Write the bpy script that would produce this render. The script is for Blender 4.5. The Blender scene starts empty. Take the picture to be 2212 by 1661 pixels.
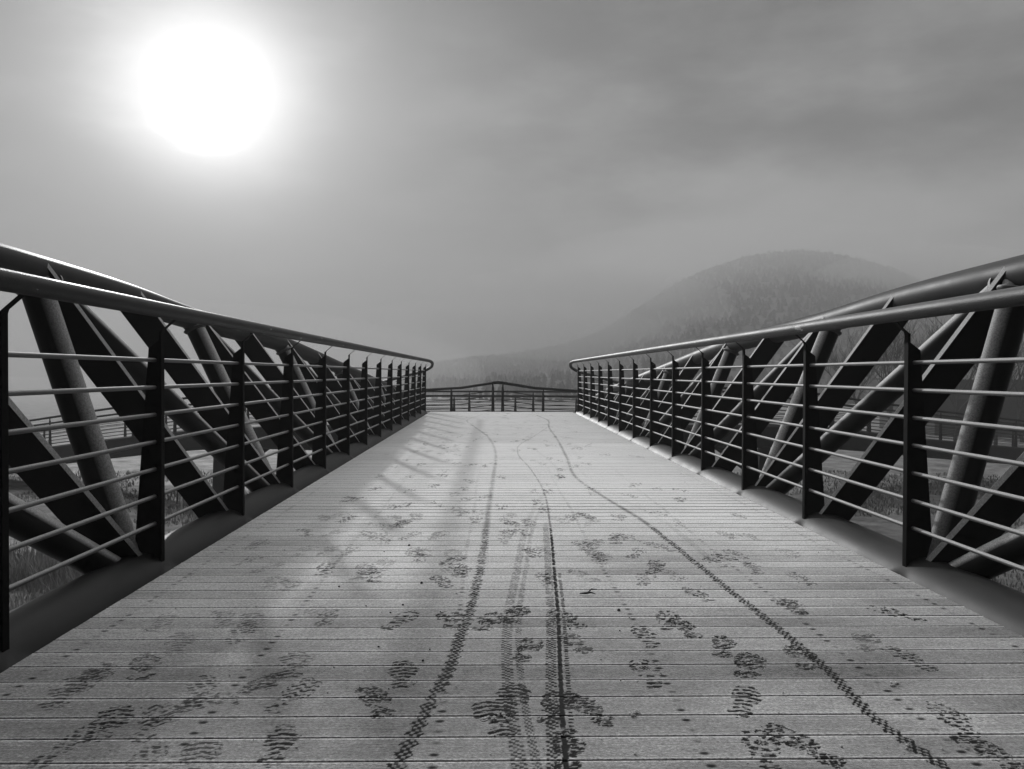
import bpy, math, random
import numpy as np
from mathutils import Vector, Matrix, Euler
from mathutils import noise as mnoise

random.seed(11)
rng = np.random.default_rng(11)
sc = bpy.context.scene
COL = sc.collection
R = math.radians

# ------------------------------------------------------------------ camera, sky, sun, exposure
F = 1850.0 / 2212.0                     # focal length in picture widths
CAMX, CAMZ = -0.198, 1.0
cam_d = bpy.data.cameras.new('camera')
cam_d.sensor_width = 36.0
cam_d.lens = 36.0 * F
cam_d.clip_start = 0.05
cam_d.clip_end = 3000
cam = bpy.data.objects.new('camera', cam_d)
COL.objects.link(cam)
rot = Matrix.Rotation(R(-1.208), 4, 'Z') @ Matrix.Rotation(R(90 - 0.759), 4, 'X') @ Matrix.Rotation(R(0.2), 4, 'Z')
cam.matrix_world = Matrix.Translation((CAMX, 0, CAMZ)) @ rot
sc.camera = cam

SUN = Vector((-609 / 1850.0, 1.0, 588 / 1850.0)).normalized()
SUN_EL = math.asin(SUN.z)
SUN_AZ = math.atan2(SUN.x, SUN.y)       # from +Y towards +X

world = bpy.data.worlds.new('World')
sc.world = world
world.use_nodes = True


class NT:
    """small helper for building node trees"""
    def __init__(self, tree):
        self.t = tree
        self.t.nodes.clear()

    def n(self, kind, **kw):
        nd = self.t.nodes.new(kind)
        for k, v in kw.items():
            if k.startswith('i_'):
                key = k[2:]
                nd.inputs[int(key) if key.isdigit() else key.replace('_', ' ')].default_value = v
            else:
                setattr(nd, k, v)
        return nd

    def l(self, a, b):
        self.t.links.new(a, b)

    def math(self, op, a, b=None, clamp=False):
        nd = self.n('ShaderNodeMath', operation=op, use_clamp=clamp)
        for i, v in enumerate((a, b)):
            if v is None:
                continue
            if isinstance(v, (int, float)):
                nd.inputs[i].default_value = v
            else:
                self.l(v, nd.inputs[i])
        return nd.outputs[0]

    def ramp(self, fac, stops, interp='LINEAR'):
        nd = self.n('ShaderNodeValToRGB')
        nd.color_ramp.interpolation = interp
        el = nd.color_ramp.elements
        while len(el) < len(stops):
            el.new(0.5)
        for e, (p, c) in zip(el, stops):
            e.position = p
            e.color = (c, c, c, 1)
        self.l(fac, nd.inputs[0])
        return nd.outputs[0]


def build_world():
    w = NT(world.node_tree)
    out = w.n('ShaderNodeOutputWorld')
    bg = w.n('ShaderNodeBackground')
    w.l(bg.outputs[0], out.inputs[0])
    tc = w.n('ShaderNodeTexCoord')
    d = tc.outputs['Generated']
    sky = w.n('ShaderNodeTexSky', sky_type='NISHITA', sun_disc=False, sun_elevation=SUN_EL, sun_rotation=SUN_AZ)
    bw = w.n('ShaderNodeRGBToBW')
    w.l(sky.outputs[0], bw.inputs[0])
    base = w.math('MULTIPLY', bw.outputs[0], SKY_NISHITA)
    dot = w.n('ShaderNodeVectorMath', operation='DOT_PRODUCT')
    w.l(d, dot.inputs[0])
    dot.inputs[1].default_value = SUN
    ang = w.math('ARCCOSINE', w.math('MINIMUM', dot.outputs['Value'], 1.0))
    # the cloud between us and the sun: uneven, so the glow has a ragged outline
    n1 = w.n('ShaderNodeTexNoise', noise_dimensions='3D', i_Scale=2.6, i_Detail=6.0, i_Roughness=0.55)
    mp = w.n('ShaderNodeMapping')
    mp.inputs['Scale'].default_value = (1.0, 1.0, 2.6)
    mp.inputs['Location'].default_value = (3.1, 0.4, 1.7)
    w.l(d, mp.inputs[0])
    w.l(mp.outputs[0], n1.inputs[0])
    cloud = w.ramp(n1.outputs[0], [(0.30, 0.0), (0.70, 1.0)], 'EASE')
    ang2 = w.math('MULTIPLY', ang, w.math('ADD', w.math('MULTIPLY', cloud, 0.55), 0.73))
    g1 = w.math('EXPONENT', w.math('MULTIPLY', w.math('POWER', w.math('DIVIDE', ang2, R(GLOW_A)), 2.0), -1.0))
    g2 = w.math('DIVIDE', 1.0, w.math('ADD', w.math('POWER', w.math('DIVIDE', ang2, R(GLOW_B)), 3.0), 1.0))
    glow = w.math('ADD', w.math('MULTIPLY', g1, GLOW_AK), w.math('MULTIPLY', g2, GLOW_BK))
    fog = w.math('ADD', w.math('MULTIPLY', cloud, FOG_C), FOG_B)
    # the overcast is thick and dim on the side away from the sun
    fog = w.math('MULTIPLY', fog, w.ramp(w.math('DIVIDE', ang, math.pi), [(0.0, 1.0), (0.27, 0.85), (0.42, 0.45), (0.55, 0.10), (1.0, 0.06)]))
    # ... and drops in a band higher up
    sz = w.n('ShaderNodeSeparateXYZ')
    w.l(d, sz.inputs[0])
    fog = w.math('MULTIPLY', fog, w.ramp(sz.outputs[2], [(0.0, 0.85), (0.10, 1.0), (0.28, 1.0), (0.44, 0.50), (0.52, 1.0), (1.0, 1.0)]))
    fog = w.math('MULTIPLY', fog, w.math('ADD', w.math('MULTIPLY', w.math('MULTIPLY', w.ramp(sz.outputs[2], [(0.48, 0.0), (0.75, 1.0)]), w.ramp(w.math('DIVIDE', ang, math.pi), [(0.30, 1.0), (0.43, 0.0)])), ZENITH_FILL), 1.0))  # bright sun-side sky overhead, added out of view to light the deck
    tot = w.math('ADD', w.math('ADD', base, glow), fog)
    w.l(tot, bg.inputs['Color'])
    bg.inputs['Strength'].default_value = 1.0


SKY_NISHITA = 0.001
ZENITH_FILL = 24.0
GLOW_A, GLOW_AK = 1.5, 100.0
GLOW_B, GLOW_BK = 6.2, 1.9
FOG_B, FOG_C = 0.0, 0.36
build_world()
world.cycles.sampling_method = 'MANUAL'
world.cycles.sample_map_resolution = 1024

sun_d = bpy.data.lights.new('sun', 'SUN')
sun_d.energy = 5.0
sun_d.angle = R(1.8)
sun = bpy.data.objects.new('sun', sun_d)
COL.objects.link(sun)
sun.rotation_euler = SUN.to_track_quat('Z', 'Y').to_euler()

vs = sc.view_settings
sc.display_settings.display_device = 'sRGB'
vs.view_transform = 'Standard'
vs.look = 'None'
vs.exposure = 0.04
vs.gamma = 1.0
vs.use_curve_mapping = False
cy = sc.cycles
cy.use_denoising = True
cy.use_adaptive_sampling = True
cy.adaptive_threshold = 0.02
cy.max_bounces = 8
cy.diffuse_bounces = 3
cy.glossy_bounces = 3
cy.volume_bounces = 1
cy.caustics_reflective = False
cy.caustics_refractive = False
cy.sample_clamp_indirect = 4.0

HAZE_DENSITY = 0.0022
HAZE_G = 0.15


# ------------------------------------------------------------------ helpers
def tag(o, label=None, cat=None, group=None, kind=None):
    if label: o['label'] = label
    if cat: o['category'] = cat
    if group: o['group'] = group
    if kind: o['kind'] = kind
    return o


def thing(name, label, cat, loc=(0, 0, 0), group=None):
    o = bpy.data.objects.new(name, None)
    o.empty_display_size = 0.2
    COL.objects.link(o)
    o.location = loc
    return tag(o, label, cat, group)


class MB:
    """collects vertices and faces of one mesh"""
    def __init__(self):
        self.v, self.f = [], []

    def tube(self, pts, r, seg=16, cap=True):
        pts = [Vector(p) for p in pts]
        n = len(pts)
        rs = r if isinstance(r, (list, tuple)) else [r] * n
        t0 = (pts[1] - pts[0]).normalized()
        up = Vector((0, 0, 1)) if abs(t0.z) < 0.9 else Vector((0, 1, 0))
        a = t0.cross(up).normalized()
        base = len(self.v)
        for i, p in enumerate(pts):
            if i == 0: t = t0
            elif i == n - 1: t = (pts[i] - pts[i - 1]).normalized()
            else: t = ((pts[i + 1] - p).normalized() + (p - pts[i - 1]).normalized()).normalized()
            a = (a - t * a.dot(t)).normalized()
            b = t.cross(a)
            for k in range(seg):
                th = 2 * math.pi * k / seg
                self.v.append(p + a * (math.cos(th) * rs[i]) + b * (math.sin(th) * rs[i]))
        for i in range(n - 1):
            for k in range(seg):
                k2 = (k + 1) % seg
                q = base + i * seg
                self.f.append((q + k, q + k2, q + seg + k2, q + seg + k))
        if cap:
            self.f.append(tuple(base + k for k in reversed(range(seg))))
            self.f.append(tuple(base + (n - 1) * seg + k for k in range(seg)))
        return self

    def bar(self, p0, p1, wdir, w, t):
        """rectangular bar from p0 to p1, w along wdir, t across"""
        p0, p1 = Vector(p0), Vector(p1)
        ax = (p1 - p0).normalized()
        wd = Vector(wdir)
        wd = (wd - ax * wd.dot(ax)).normalized()
        td = ax.cross(wd)
        b = len(self.v)
        for p in (p0, p1):
            for s, q in ((-1, -1), (1, -1), (1, 1), (-1, 1)):
                self.v.append(p + wd * (s * w / 2) + td * (q * t / 2))
        for f in ((3, 2, 1, 0), (4, 5, 6, 7), (0, 1, 5, 4), (1, 2, 6, 5), (2, 3, 7, 6), (3, 0, 4, 7)):
            self.f.append(tuple(b + i for i in f))
        return self

    def box(self, x0, x1, y0, y1, z0, z1):
        return self.bar(((x0 + x1) / 2, (y0 + y1) / 2, z0), ((x0 + x1) / 2, (y0 + y1) / 2, z1), (1, 0, 0), abs(x1 - x0), abs(y1 - y0))

    def prism(self, poly, off):
        """extrude a 3-D polygon by the vector off"""
        off = Vector(off)
        b, n = len(self.v), len(poly)
        self.v += [Vector(p) for p in poly] + [Vector(p) + off for p in poly]
        self.f.append(tuple(b + i for i in reversed(range(n))))
        self.f.append(tuple(b + n + i for i in range(n)))
        for i in range(n):
            j = (i + 1) % n
            self.f.append((b + i, b + j, b + n + j, b + n + i))
        return self

    def sweep(self, pts, prof):
        """sweep a profile (side, up) along pts; side is horizontal"""
        pts = [Vector(p) for p in pts]
        n, m, b = len(pts), len(prof), len(self.v)
        for i, p in enumerate(pts):
            t = (pts[min(i + 1, n - 1)] - pts[max(i - 1, 0)])
            t.z = 0
            t.normalize()
            s = Vector((t.y, -t.x, 0))
            for (q, u) in prof:
                self.v.append(p + s * q + Vector((0, 0, u)))
        for i in range(n - 1):
            for k in range(m):
                k2 = (k + 1) % m
                self.f.append((b + i * m + k, b + (i + 1) * m + k, b + (i + 1) * m + k2, b + i * m + k2))
        self.f.append(tuple(b + k for k in range(m)))
        self.f.append(tuple(b + (n - 1) * m + k for k in reversed(range(m))))
        return self

    def build(self, name, mat, parent=None, smooth=False, bevel=0.0):
        me = bpy.data.meshes.new(name)
        me.from_pydata([tuple(v) for v in self.v], [], self.f)
        return link(name, me, mat, parent, smooth, bevel)


def link(name, me, mat, parent=None, smooth=False, bevel=0.0):
    me.validate()
    me.update()
    if mat: me.materials.append(mat)
    if smooth:
        me.shade_smooth()
        try: me.set_sharp_from_angle(angle=R(45))
        except Exception: pass
    o = bpy.data.objects.new(name, me)
    COL.objects.link(o)
    if parent: o.parent = parent
    if bevel:
        m = o.modifiers.new('bevel', 'BEVEL')
        m.width = bevel
        m.segments = 2
        m.limit_method = 'ANGLE'
    return o


def np_mesh(name, verts, quads, mat, parent=None, smooth=False):
    me = bpy.data.meshes.new(name)
    k = quads.shape[1]
    me.vertices.add(len(verts))
    me.vertices.foreach_set('co', verts.astype(np.float32).ravel())
    me.loops.add(quads.size)
    me.loops.foreach_set('vertex_index', quads.astype(np.int32).ravel())
    me.polygons.add(len(quads))
    me.polygons.foreach_set('loop_start', np.arange(0, quads.size, k, dtype=np.int32))
    me.polygons.foreach_set('loop_total', np.full(len(quads), k, dtype=np.int32))
    me.update(calc_edges=True)
    me.materials.append(mat)
    if smooth:
        me.polygons.foreach_set('use_smooth', np.ones(len(quads), dtype=bool))
    o = bpy.data.objects.new(name, me)
    COL.objects.link(o)
    if parent: o.parent = parent
    return o


def spline(xs, ys, x):
    """smooth monotone-ish cubic through knots"""
    xs, ys = np.asarray(xs, float), np.asarray(ys, float)
    m = np.gradient(ys, xs)
    x = np.clip(np.asarray(x, float), xs[0], xs[-1])
    i = np.clip(np.searchsorted(xs, x) - 1, 0, len(xs) - 2)
    h = xs[i + 1] - xs[i]
    t = (x - xs[i]) / h
    return ((2 * t**3 - 3 * t**2 + 1) * ys[i] + (t**3 - 2 * t**2 + t) * h * m[i]
            + (-2 * t**3 + 3 * t**2) * ys[i + 1] + (t**3 - t**2) * h * m[i + 1])


def smooth_path(pts, n):
    """resample a 3-D polyline smoothly to n points"""
    p = np.array([tuple(q) for q in pts], float)
    d = np.concatenate([[0], np.cumsum(np.linalg.norm(np.diff(p, axis=0), axis=1))])
    s = np.linspace(0, d[-1], n)
    return [Vector((float(a), float(b), float(c))) for a, b, c in zip(*(spline(d, p[:, k], s) for k in range(3)))]


def lin_path(pts, n):
    """straight runs between the points, evenly divided"""
    out = [Vector(pts[0])]
    for a, b in zip(pts[:-1], pts[1:]):
        m = max(2, int(n / (len(pts) - 1)))
        out += [Vector(a).lerp(Vector(b), (i + 1) / m) for i in range(m)]
    return out


# ------------------------------------------------------------------ materials
def mat_paint(name, base, rough, bump=0.0, bscale=120.0, frost=0.0, chips=False, spec=0.5, fz=(0.0, 0.75), ior=1.5):
    m = bpy.data.materials.new(name)
    m.use_nodes = True
    t = NT(m.node_tree)
    out = t.n('ShaderNodeOutputMaterial')
    p = t.n('ShaderNodeBsdfPrincipled')
    t.l(p.outputs[0], out.inputs[0])
    p.inputs['Specular IOR Level'].default_value = spec
    p.inputs['IOR'].default_value = ior
    co = t.n('ShaderNodeTexCoord').outputs['Object']
    nz = t.n('ShaderNodeTexNoise', i_Scale=bscale, i_Detail=3.0)
    t.l(co, nz.inputs[0])
    big = t.n('ShaderNodeTexNoise', i_Scale=2.3, i_Detail=6.0, i_Roughness=0.65)
    t.l(co, big.inputs[0])
    colr = t.ramp(big.outputs[0], [(0.3, base * 0.7), (0.7, base * 1.3)])
    rr = t.math('ADD', t.math('MULTIPLY', big.outputs[0], 0.25), rough - 0.12)
    if frost > 0:
        # thin rime on whatever faces the sky, broken up by noise
        geo = t.n('ShaderNodeNewGeometry')
        sep = t.n('ShaderNodeSeparateXYZ')
        t.l(geo.outputs['Normal'], sep.inputs[0])
        nf = t.n('ShaderNodeTexNoise', i_Scale=110.0, i_Detail=5.0, i_Roughness=0.7)
        t.l(co, nf.inputs[0])
        up = t.ramp(sep.outputs[2], [(fz[0], 0.0), (fz[1], 1.0)])
        fr = t.math('MULTIPLY', t.math('MULTIPLY', up, t.ramp(nf.outputs[0], [(0.35, 0.45), (0.65, 1.0)])), frost)
        mx = t.n('ShaderNodeMix', data_type='RGBA')
        t.l(fr, mx.inputs[0])
        t.l(colr, mx.inputs[6])
        mx.inputs[7].default_value = (0.62, 0.62, 0.62, 1)
        colr = mx.outputs[2]
        rr = t.math('ADD', rr, t.math('MULTIPLY', fr, 0.5))
    if chips:
        nc = t.n('ShaderNodeTexNoise', i_Scale=7.0, i_Detail=4.0, i_Roughness=0.6)
        mp = t.n('ShaderNodeMapping')
        mp.inputs['Scale'].default_value = (3.0, 0.55, 3.0)
        t.l(co, mp.inputs[0])
        t.l(mp.outputs[0], nc.inputs[0])
        ch = t.ramp(nc.outputs[0], [(0.665, 0.0), (0.68, 1.0)])
        mx = t.n('ShaderNodeMix', data_type='RGBA')
        t.l(ch, mx.inputs[0])
        t.l(colr, mx.inputs[6])
        mx.inputs[7].default_value = (0.22, 0.22, 0.22, 1)
        colr = mx.outputs[2]
    t.l(colr, p.inputs['Base Color'])
    t.l(rr, p.inputs['Roughness'])
    if bump:
        b = t.n('ShaderNodeBump', i_Strength=bump, i_Distance=0.003)
        t.l(nz.outputs[0], b.inputs['Height'])
        t.l(b.outputs[0], p.inputs['Normal'])
    return m


def mat_plain(name, lo, hi, scale, rough=0.9, bump=0.0, detail=8.0, bdist=0.05):
    m = bpy.data.materials.new(name)
    m.use_nodes = True
    t = NT(m.node_tree)
    out = t.n('ShaderNodeOutputMaterial')
    p = t.n('ShaderNodeBsdfPrincipled', i_Roughness=rough)
    p.inputs['Specular IOR Level'].default_value = 0.2
    t.l(p.outputs[0], out.inputs[0])
    co = t.n('ShaderNodeTexCoord').outputs['Object']
    nz = t.n('ShaderNodeTexNoise', i_Scale=scale, i_Detail=detail, i_Roughness=0.65)
    t.l(co, nz.inputs[0])
    t.l(t.ramp(nz.outputs[0], [(0.3, lo), (0.7, hi)]), p.inputs['Base Color'])
    if bump:
        b = t.n('ShaderNodeBump', i_Strength=bump, i_Distance=bdist)
        t.l(nz.outputs[0], b.inputs['Height'])
        t.l(b.outputs[0], p.inputs['Normal'])
    return m


M_STEEL = mat_paint('steel_paint', 0.004, 0.45, 0.25, 160, frost=0.95, spec=0.3, fz=(0.13, 0.40), ior=1.25)
M_CHORD = mat_paint('chord_paint', 0.024, 0.52, 0.15, 120, spec=0.3, ior=1.22)
M_POST = mat_paint('post_paint', 0.003, 0.6, 0.2, 200, spec=0.2, ior=1.15)
M_HAND = mat_paint('handrail_paint', 0.02, 0.5, 0.6, 150, frost=0.08, chips=True, spec=0.3, ior=1.3)
M_WELD = mat_paint('weld_paint', 0.03, 0.5, 0.9, 60, frost=0.8, spec=0.3, fz=(0.0, 0.5))
M_ROD = mat_paint('rod_paint', 0.05, 0.5, 0.3, 200, frost=0.6)
M_RAMP = mat_paint('ramp_paint', 0.014, 0.7, 0.0, 10, spec=0.15, ior=1.2)
M_CONC = mat_plain('pier_concrete', 0.10, 0.18, 2.0)


def mat_deck():
    m = bpy.data.materials.new('frosted_planks')
    m.use_nodes = True
    t = NT(m.node_tree)
    out = t.n('ShaderNodeOutputMaterial')
    p = t.n('ShaderNodeBsdfPrincipled')
    t.l(p.outputs[0], out.inputs[0])
    at = t.n('ShaderNodeAttribute', attribute_name='frost')
    co = t.n('ShaderNodeTexCoord').outputs['Object']
    mp = t.n('ShaderNodeMapping')
    mp.inputs['Scale'].default_value = (0.75, 1.0, 1.0)
    t.l(co, mp.inputs[0])
    fine = t.n('ShaderNodeTexNoise', i_Scale=120.0, i_Detail=5.0, i_Roughness=0.8)
    t.l(mp.outputs[0], fine.inputs[0])
    mp2 = t.n('ShaderNodeMapping')
    mp2.inputs['Scale'].default_value = (0.04, 1.0, 1.0)
    t.l(co, mp2.inputs[0])
    grain = t.n('ShaderNodeTexNoise', i_Scale=110.0, i_Detail=4.0, i_Roughness=0.6)
    t.l(mp2.outputs[0], grain.inputs[0])
    # frost crystals: grain grows with the thickness of the frost, bare wood stays dark
    amp = t.math('ADD', t.math('MULTIPLY', t.math('SUBTRACT', fine.outputs[0], 0.5), 2.4), t.math('MULTIPLY', t.math('SUBTRACT', grain.outputs[0], 0.5), 0.7))
    f = t.math('MULTIPLY', at.outputs['Fac'], t.math('ADD', amp, 1.0), True)
    col = t.ramp(f, [(0.0, 0.016), (0.2, 0.04), (0.5, 0.20), (0.8, 0.56), (1.0, 0.78)])
    t.l(col, p.inputs['Base Color'])
    t.l(t.ramp(f, [(0.0, 0.85), (1.0, 0.92)]), p.inputs['Roughness'])
    p.inputs['IOR'].default_value = 1.12
    p.inputs['Specular IOR Level'].default_value = 0.25
    t.l(f, p.inputs['Sheen Weight'])
    p.inputs['Sheen Roughness'].default_value = 0.45
    h = t.math('ADD', t.math('MULTIPLY', fine.outputs[0], 0.6), t.math('MULTIPLY', at.outputs['Fac'], 1.2))
    h = t.math('ADD', h, t.math('MULTIPLY', grain.outputs[0], 0.4))
    b = t.n('ShaderNodeBump', i_Strength=0.8, i_Distance=0.005)
    t.l(h, b.inputs['Height'])
    t.l(b.outputs[0], p.inputs['Normal'])
    return m


M_DECK = mat_deck()
M_BEAM = mat_paint('beam_paint', 0.02, 0.6, 0.0, 10)

# ------------------------------------------------------------------ bridge dimensions
S = 1.45                    # post pitch
P = S / 10                  # plank pitch
Y0 = 0.105                  # post k stands at about Y0 + k*S
DECK_HW = 1.83
POST_X = 1.932
CH_X, CH_Z, CH_R = 2.06, -0.135, 0.19
YEND = Y0 + 15 * S + 0.16


def py(k, side=0):
    return Y0 + k * S - side * 0.07


def from_px(u, v, Y):
    """a point at distance Y seen at (u, v) of the 2212 x 1661 photograph"""
    return Vector((CAMX + (u - 1067) * Y / 1850.0, Y, CAMZ - (v - 806) * Y / 1850.0))


# ------------------------------------------------------------------ deck
def to_deck(u, v):
    Y = 1850.0 * CAMZ / (v - 806.0)
    return CAMX + (u - 1067) / (v - 806.0), Y


deck = thing('bridge_deck', 'frost-covered plank deck of the footbridge with boot prints and tyre tracks', 'bridge deck')


_NT = {}


def vtable(seed):
    if seed not in _NT:
        _NT[seed] = np.random.default_rng(seed).random((256, 256))
    return _NT[seed]


def vnoise(x, y, seed, octaves=3):
    """cheap value noise on arrays"""
    tot = np.zeros(np.broadcast(x, y).shape)
    amp, fr, norm = 1.0, 1.0, 0.0
    for o in range(octaves):
        g = vtable((seed + o * 17) % 64)
        xi, yi = np.floor(x * fr).astype(int), np.floor(y * fr).astype(int)
        xf, yf = x * fr - xi, y * fr - yi
        xf, yf = xf * xf * (3 - 2 * xf), yf * yf * (3 - 2 * yf)
        a = g[xi & 255, yi & 255] * (1 - xf) + g[(xi + 1) & 255, yi & 255] * xf
        b = g[xi & 255, (yi + 1) & 255] * (1 - xf) + g[(xi + 1) & 255, (yi + 1) & 255] * xf
        tot += amp * (a * (1 - yf) + b * yf)
        norm += amp
        amp *= 0.5
        fr *= 2.0
    return tot / norm


PRINTS = []     # x, y, angle, length, width, pattern, strength
px_prints = [   # seen prints: u, v of the middle, pattern, strength
    (1397, 1458, 2, .75), (1395, 1377, 2, .7), (1442, 1342, 2, .7), (1513, 1288, 1, .65), (1392, 1252, 2, .5), (1372, 1196, 1, .6),
    (1575, 1157, 0, .45), (1612, 1520, 0, .85), (1565, 1399, 3, .8), (1710, 1196, 1, .4), (1735, 1252, 2, .45), (1712, 1312, 3, .45),
    (1945, 1330, 2, .75), (1978, 1428, 1, .75), (1738, 1425, 3, .6), (2080, 1570, 1, .8), (1742, 1618, 3, .9), (1650, 1630, 2, .85),
    (1272, 1537, 3, .9), (1480, 1359, 3, .7), (1622, 1441, 3, .7), (1592, 1198, 1, .5), (1880, 1390, 3, .3), (1112, 1328, 3, .8),
    (1140, 1405, 3, .7), (1180, 1252, 3, .6), (1055, 1344, 3, .6), (1068, 1556, 0, .8), (1100, 1515, 0, .8), (972, 1340, 3, .6),
    (1200, 1532, 3, .7), (1228, 1625, 3, .8), (863, 1342, 0, .8), (868, 1458, 0, .75), (812, 1518, 3, .7), (952, 1258, 0, .7),
    (897, 1202, 0, .55), (945, 1157, 0, .5), (632, 1503, 4, .65), (600, 1610, 0, .75), (545, 1490, 3, .5), (632, 1437, 0, .45),
    (705, 1334, 4, .5), (628, 1265, 3, .4), (590, 1258, 0, .35), (712, 1190, 3, .4), (722, 1152, 3, .35), (580, 1226, 0, .35),
    (520, 1368, 1, .5), (545, 1345, 0, .4), (432, 1492, 1, .55), (405, 1528, 3, .45), (330, 1560, 4, .55), (235, 1562, 0, .7),
    (150, 1608, 1, .6), (205, 1462, 3, .5), (140, 1495, 0, .5), (312, 1440, 3, .6), (482, 1337, 0, .4), (385, 1390, 0, .35),
    (350, 1345, 0, .35), (425, 1640, 0, .5), (690, 1330, 4, .3), (1720, 1312, 2, .4), (300, 1655, 1, .5), (2160, 1640, 3, .5),
    (785, 1230, 4, .5), (660, 1190, 3, .3), (1420, 1222, 3, .5), (1545, 1215, 2, .5), (1225, 1340, 3, .5), (1240, 1390, 3, .4),
    (1112, 953, 3, .8), (1072, 938, 3, .8), (1150, 942, 3, .4), (1160, 1085, 3, .6), (1275, 1120, 1, .5), (1330, 1160, 1, .5),
    (1470, 1130, 1, .35), (1000, 1110, 3, .45), (855, 1120, 0, .45), (820, 1030, 3, .4), (760, 1080, 3, .4), (700, 1120, 3, .45),
]
for (u, v, pat, st) in px_prints:
    x, y = to_deck(u, v)
    PRINTS.append((x, y, random.uniform(-0.4, 0.4), random.uniform(.25, .29), random.uniform(.09, .11), pat, st * (0.60 if u < 760 else 0.85)))
for i in range(260):
    y = 4.2 + 17 * random.random() ** 1.25
    x = random.gauss(random.choice((-0.9, -0.2, 0.75)), 0.42)
    if abs(x) < 1.7:
        PRINTS.append((x, y, random.uniform(-0.4, 0.4), random.uniform(.25, .31), random.uniform(.09, .115), random.choice((0, 1, 2, 3, 4, 3)), random.uniform(.22, .60)))

TRACKS = [      # list of (u, v) along the picture, half width, strength, style, sideways shift
    ([(842, 1690), (900, 1580), (960, 1470), (1000, 1370), (1030, 1270), (1045, 1190), (1055, 1110), (1066, 1030), (1071, 980), (1055, 945), (1025, 922), (1009, 908), (1040, 896)], .022, .54, 0, 0),
    ([(1150, 1690), (1126, 1560), (1112, 1450), (1110, 1350), (1128, 1230), (1142, 1150), (1168, 1085), (1215, 1030), (1185, 990), (1160, 972)], .020, .30, 1, -.022),
    ([(1150, 1690), (1126, 1560), (1112, 1450), (1110, 1350), (1128, 1230), (1142, 1150), (1168, 1085)], .012, .28, 1, .022),
    ([(1229, 1690), (1219, 1560), (1213, 1450), (1209, 1350), (1200, 1240), (1189, 1130), (1178, 1070), (1148, 1015), (1119, 980), (1120, 964), (1150, 945), (1184, 922)], .0075, .70, 2, 0),
    ([(1229, 1690), (1219, 1560), (1213, 1450), (1209, 1350), (1200, 1240), (1189, 1130)], .018, .40, 1, -.031),
    ([(1229, 1690), (1219, 1560), (1213, 1450), (1209, 1350), (1200, 1240)], .007, .75, 3, .024),
    ([(2090, 1690), (1930, 1580), (1800, 1455), (1700, 1370), (1600, 1292), (1500, 1212), (1400, 1132), (1300, 1070), (1250, 1036), (1226, 990), (1205, 950), (1186, 922), (1184, 908), (1160, 897)], .020, .68, 0, 0),
    ([(1540, 1210), (1440, 1130), (1340, 1075), (1280, 1040), (1245, 1005)], .02, .16, 1, 0),
]
track_pts = []
for pix, hw, st, sty, sh in TRACKS:
    q = [to_deck(u, v) for u, v in pix]
    q = [Vector((x + sh, y, 0)) for x, y in q]
    q = smooth_path(q, int(max(40, (q[-1] - q[0]).length / 0.03)))
    track_pts.append((q, hw, st, sty))


def stamp_print(X, Y, Fr, pr):
    cx, cy_, an, L, W, pat, st = pr
    xs, ys = X[0], Y[:, 0]
    rad = L * 0.6
    i0, i1 = np.searchsorted(xs, [cx - rad, cx + rad])
    j0, j1 = np.searchsorted(ys, [cy_ - rad, cy_ + rad])
    if i1 <= i0 or j1 <= j0:
        return
    x, y = X[j0:j1, i0:i1] - cx, Y[j0:j1, i0:i1] - cy_
    c, s = math.cos(an), math.sin(an)
    a, b = (y * c - x * s) / L, (x * c + y * s) / (W / 2)
    b = b - 0.18 * np.sin((a + .5) * 3.1)
    # ball of the foot and heel
    rag = 1 + 0.9 * (vnoise((x + cx) * 40 + 60, (y + cy_) * 40 + 60, 13, 2) - 0.5)
    front = ((a - 0.16) / 0.35) ** 2 + (b / 1.0) ** 2 < rag
    heel = ((a + 0.36) / 0.15) ** 2 + (b / 0.80) ** 2 < rag
    waist = (a > -0.26) & (a < 0.0) & (np.abs(b + 0.25) < 0.35)
    al = a * L
    bl = b * W / 2
    if pat == 0:
        tread = np.sin(2 * np.pi * (al + 0.35 * np.abs(bl)) / 0.030) > -0.2
    elif pat == 1:
        tread = (np.sin(2 * np.pi * al / 0.026 + 0.8) > -0.35) & (np.sin(2 * np.pi * (bl + 0.4 * al) / 0.034) > -0.6)
    elif pat == 2:
        rr = np.hypot(al - 0.05, bl)
        th = np.arctan2(bl, al - 0.05)
        tread = (np.sin(2 * np.pi * rr / 0.034) > -0.4) & (np.sin(th * 9) > -0.6)
    elif pat == 4:
        tread = np.sin(2 * np.pi * (al + 0.012 * np.sin(bl * 140)) / 0.036) > 0.1
        waist = waist & False
    else:
        ww = 0.012 * np.sin(bl * 210 + cx * 9)
        tread = np.sin(2 * np.pi * (al + ww) / 0.042) * np.sin(2 * np.pi * (bl + ww * 0.6) / 0.038 + 1) > -0.55
    sd = int(abs(cx * 991 + cy_ * 77)) % 50
    nz = vnoise((x + cx) * 26 + 60, (y + cy_) * 26 + 60, sd, 2)
    hf = vnoise((x + cx) * 75 + 60, (y + cy_) * 210 + 60, sd + 3, 2)
    m = (front | heel | (waist & (sd % 3 == 0))) & tread
    m = m * np.clip((nz - 0.22) * (7.0 if pat != 3 else 4.5), 0, 1) * np.clip((hf - (0.37 if pat != 3 else 0.43)) * 9.0, 0, 1)
    # a faint pressed halo and frost pushed up at the rim
    rim = (((a - 0.16) / 0.39) ** 2 + (b / 1.14) ** 2 < 1) & ~front
    sl = Fr[j0:j1, i0:i1]
    sl -= st * m * 1.05
    sl += 0.10 * st * rim * (hf - 0.3)


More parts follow.
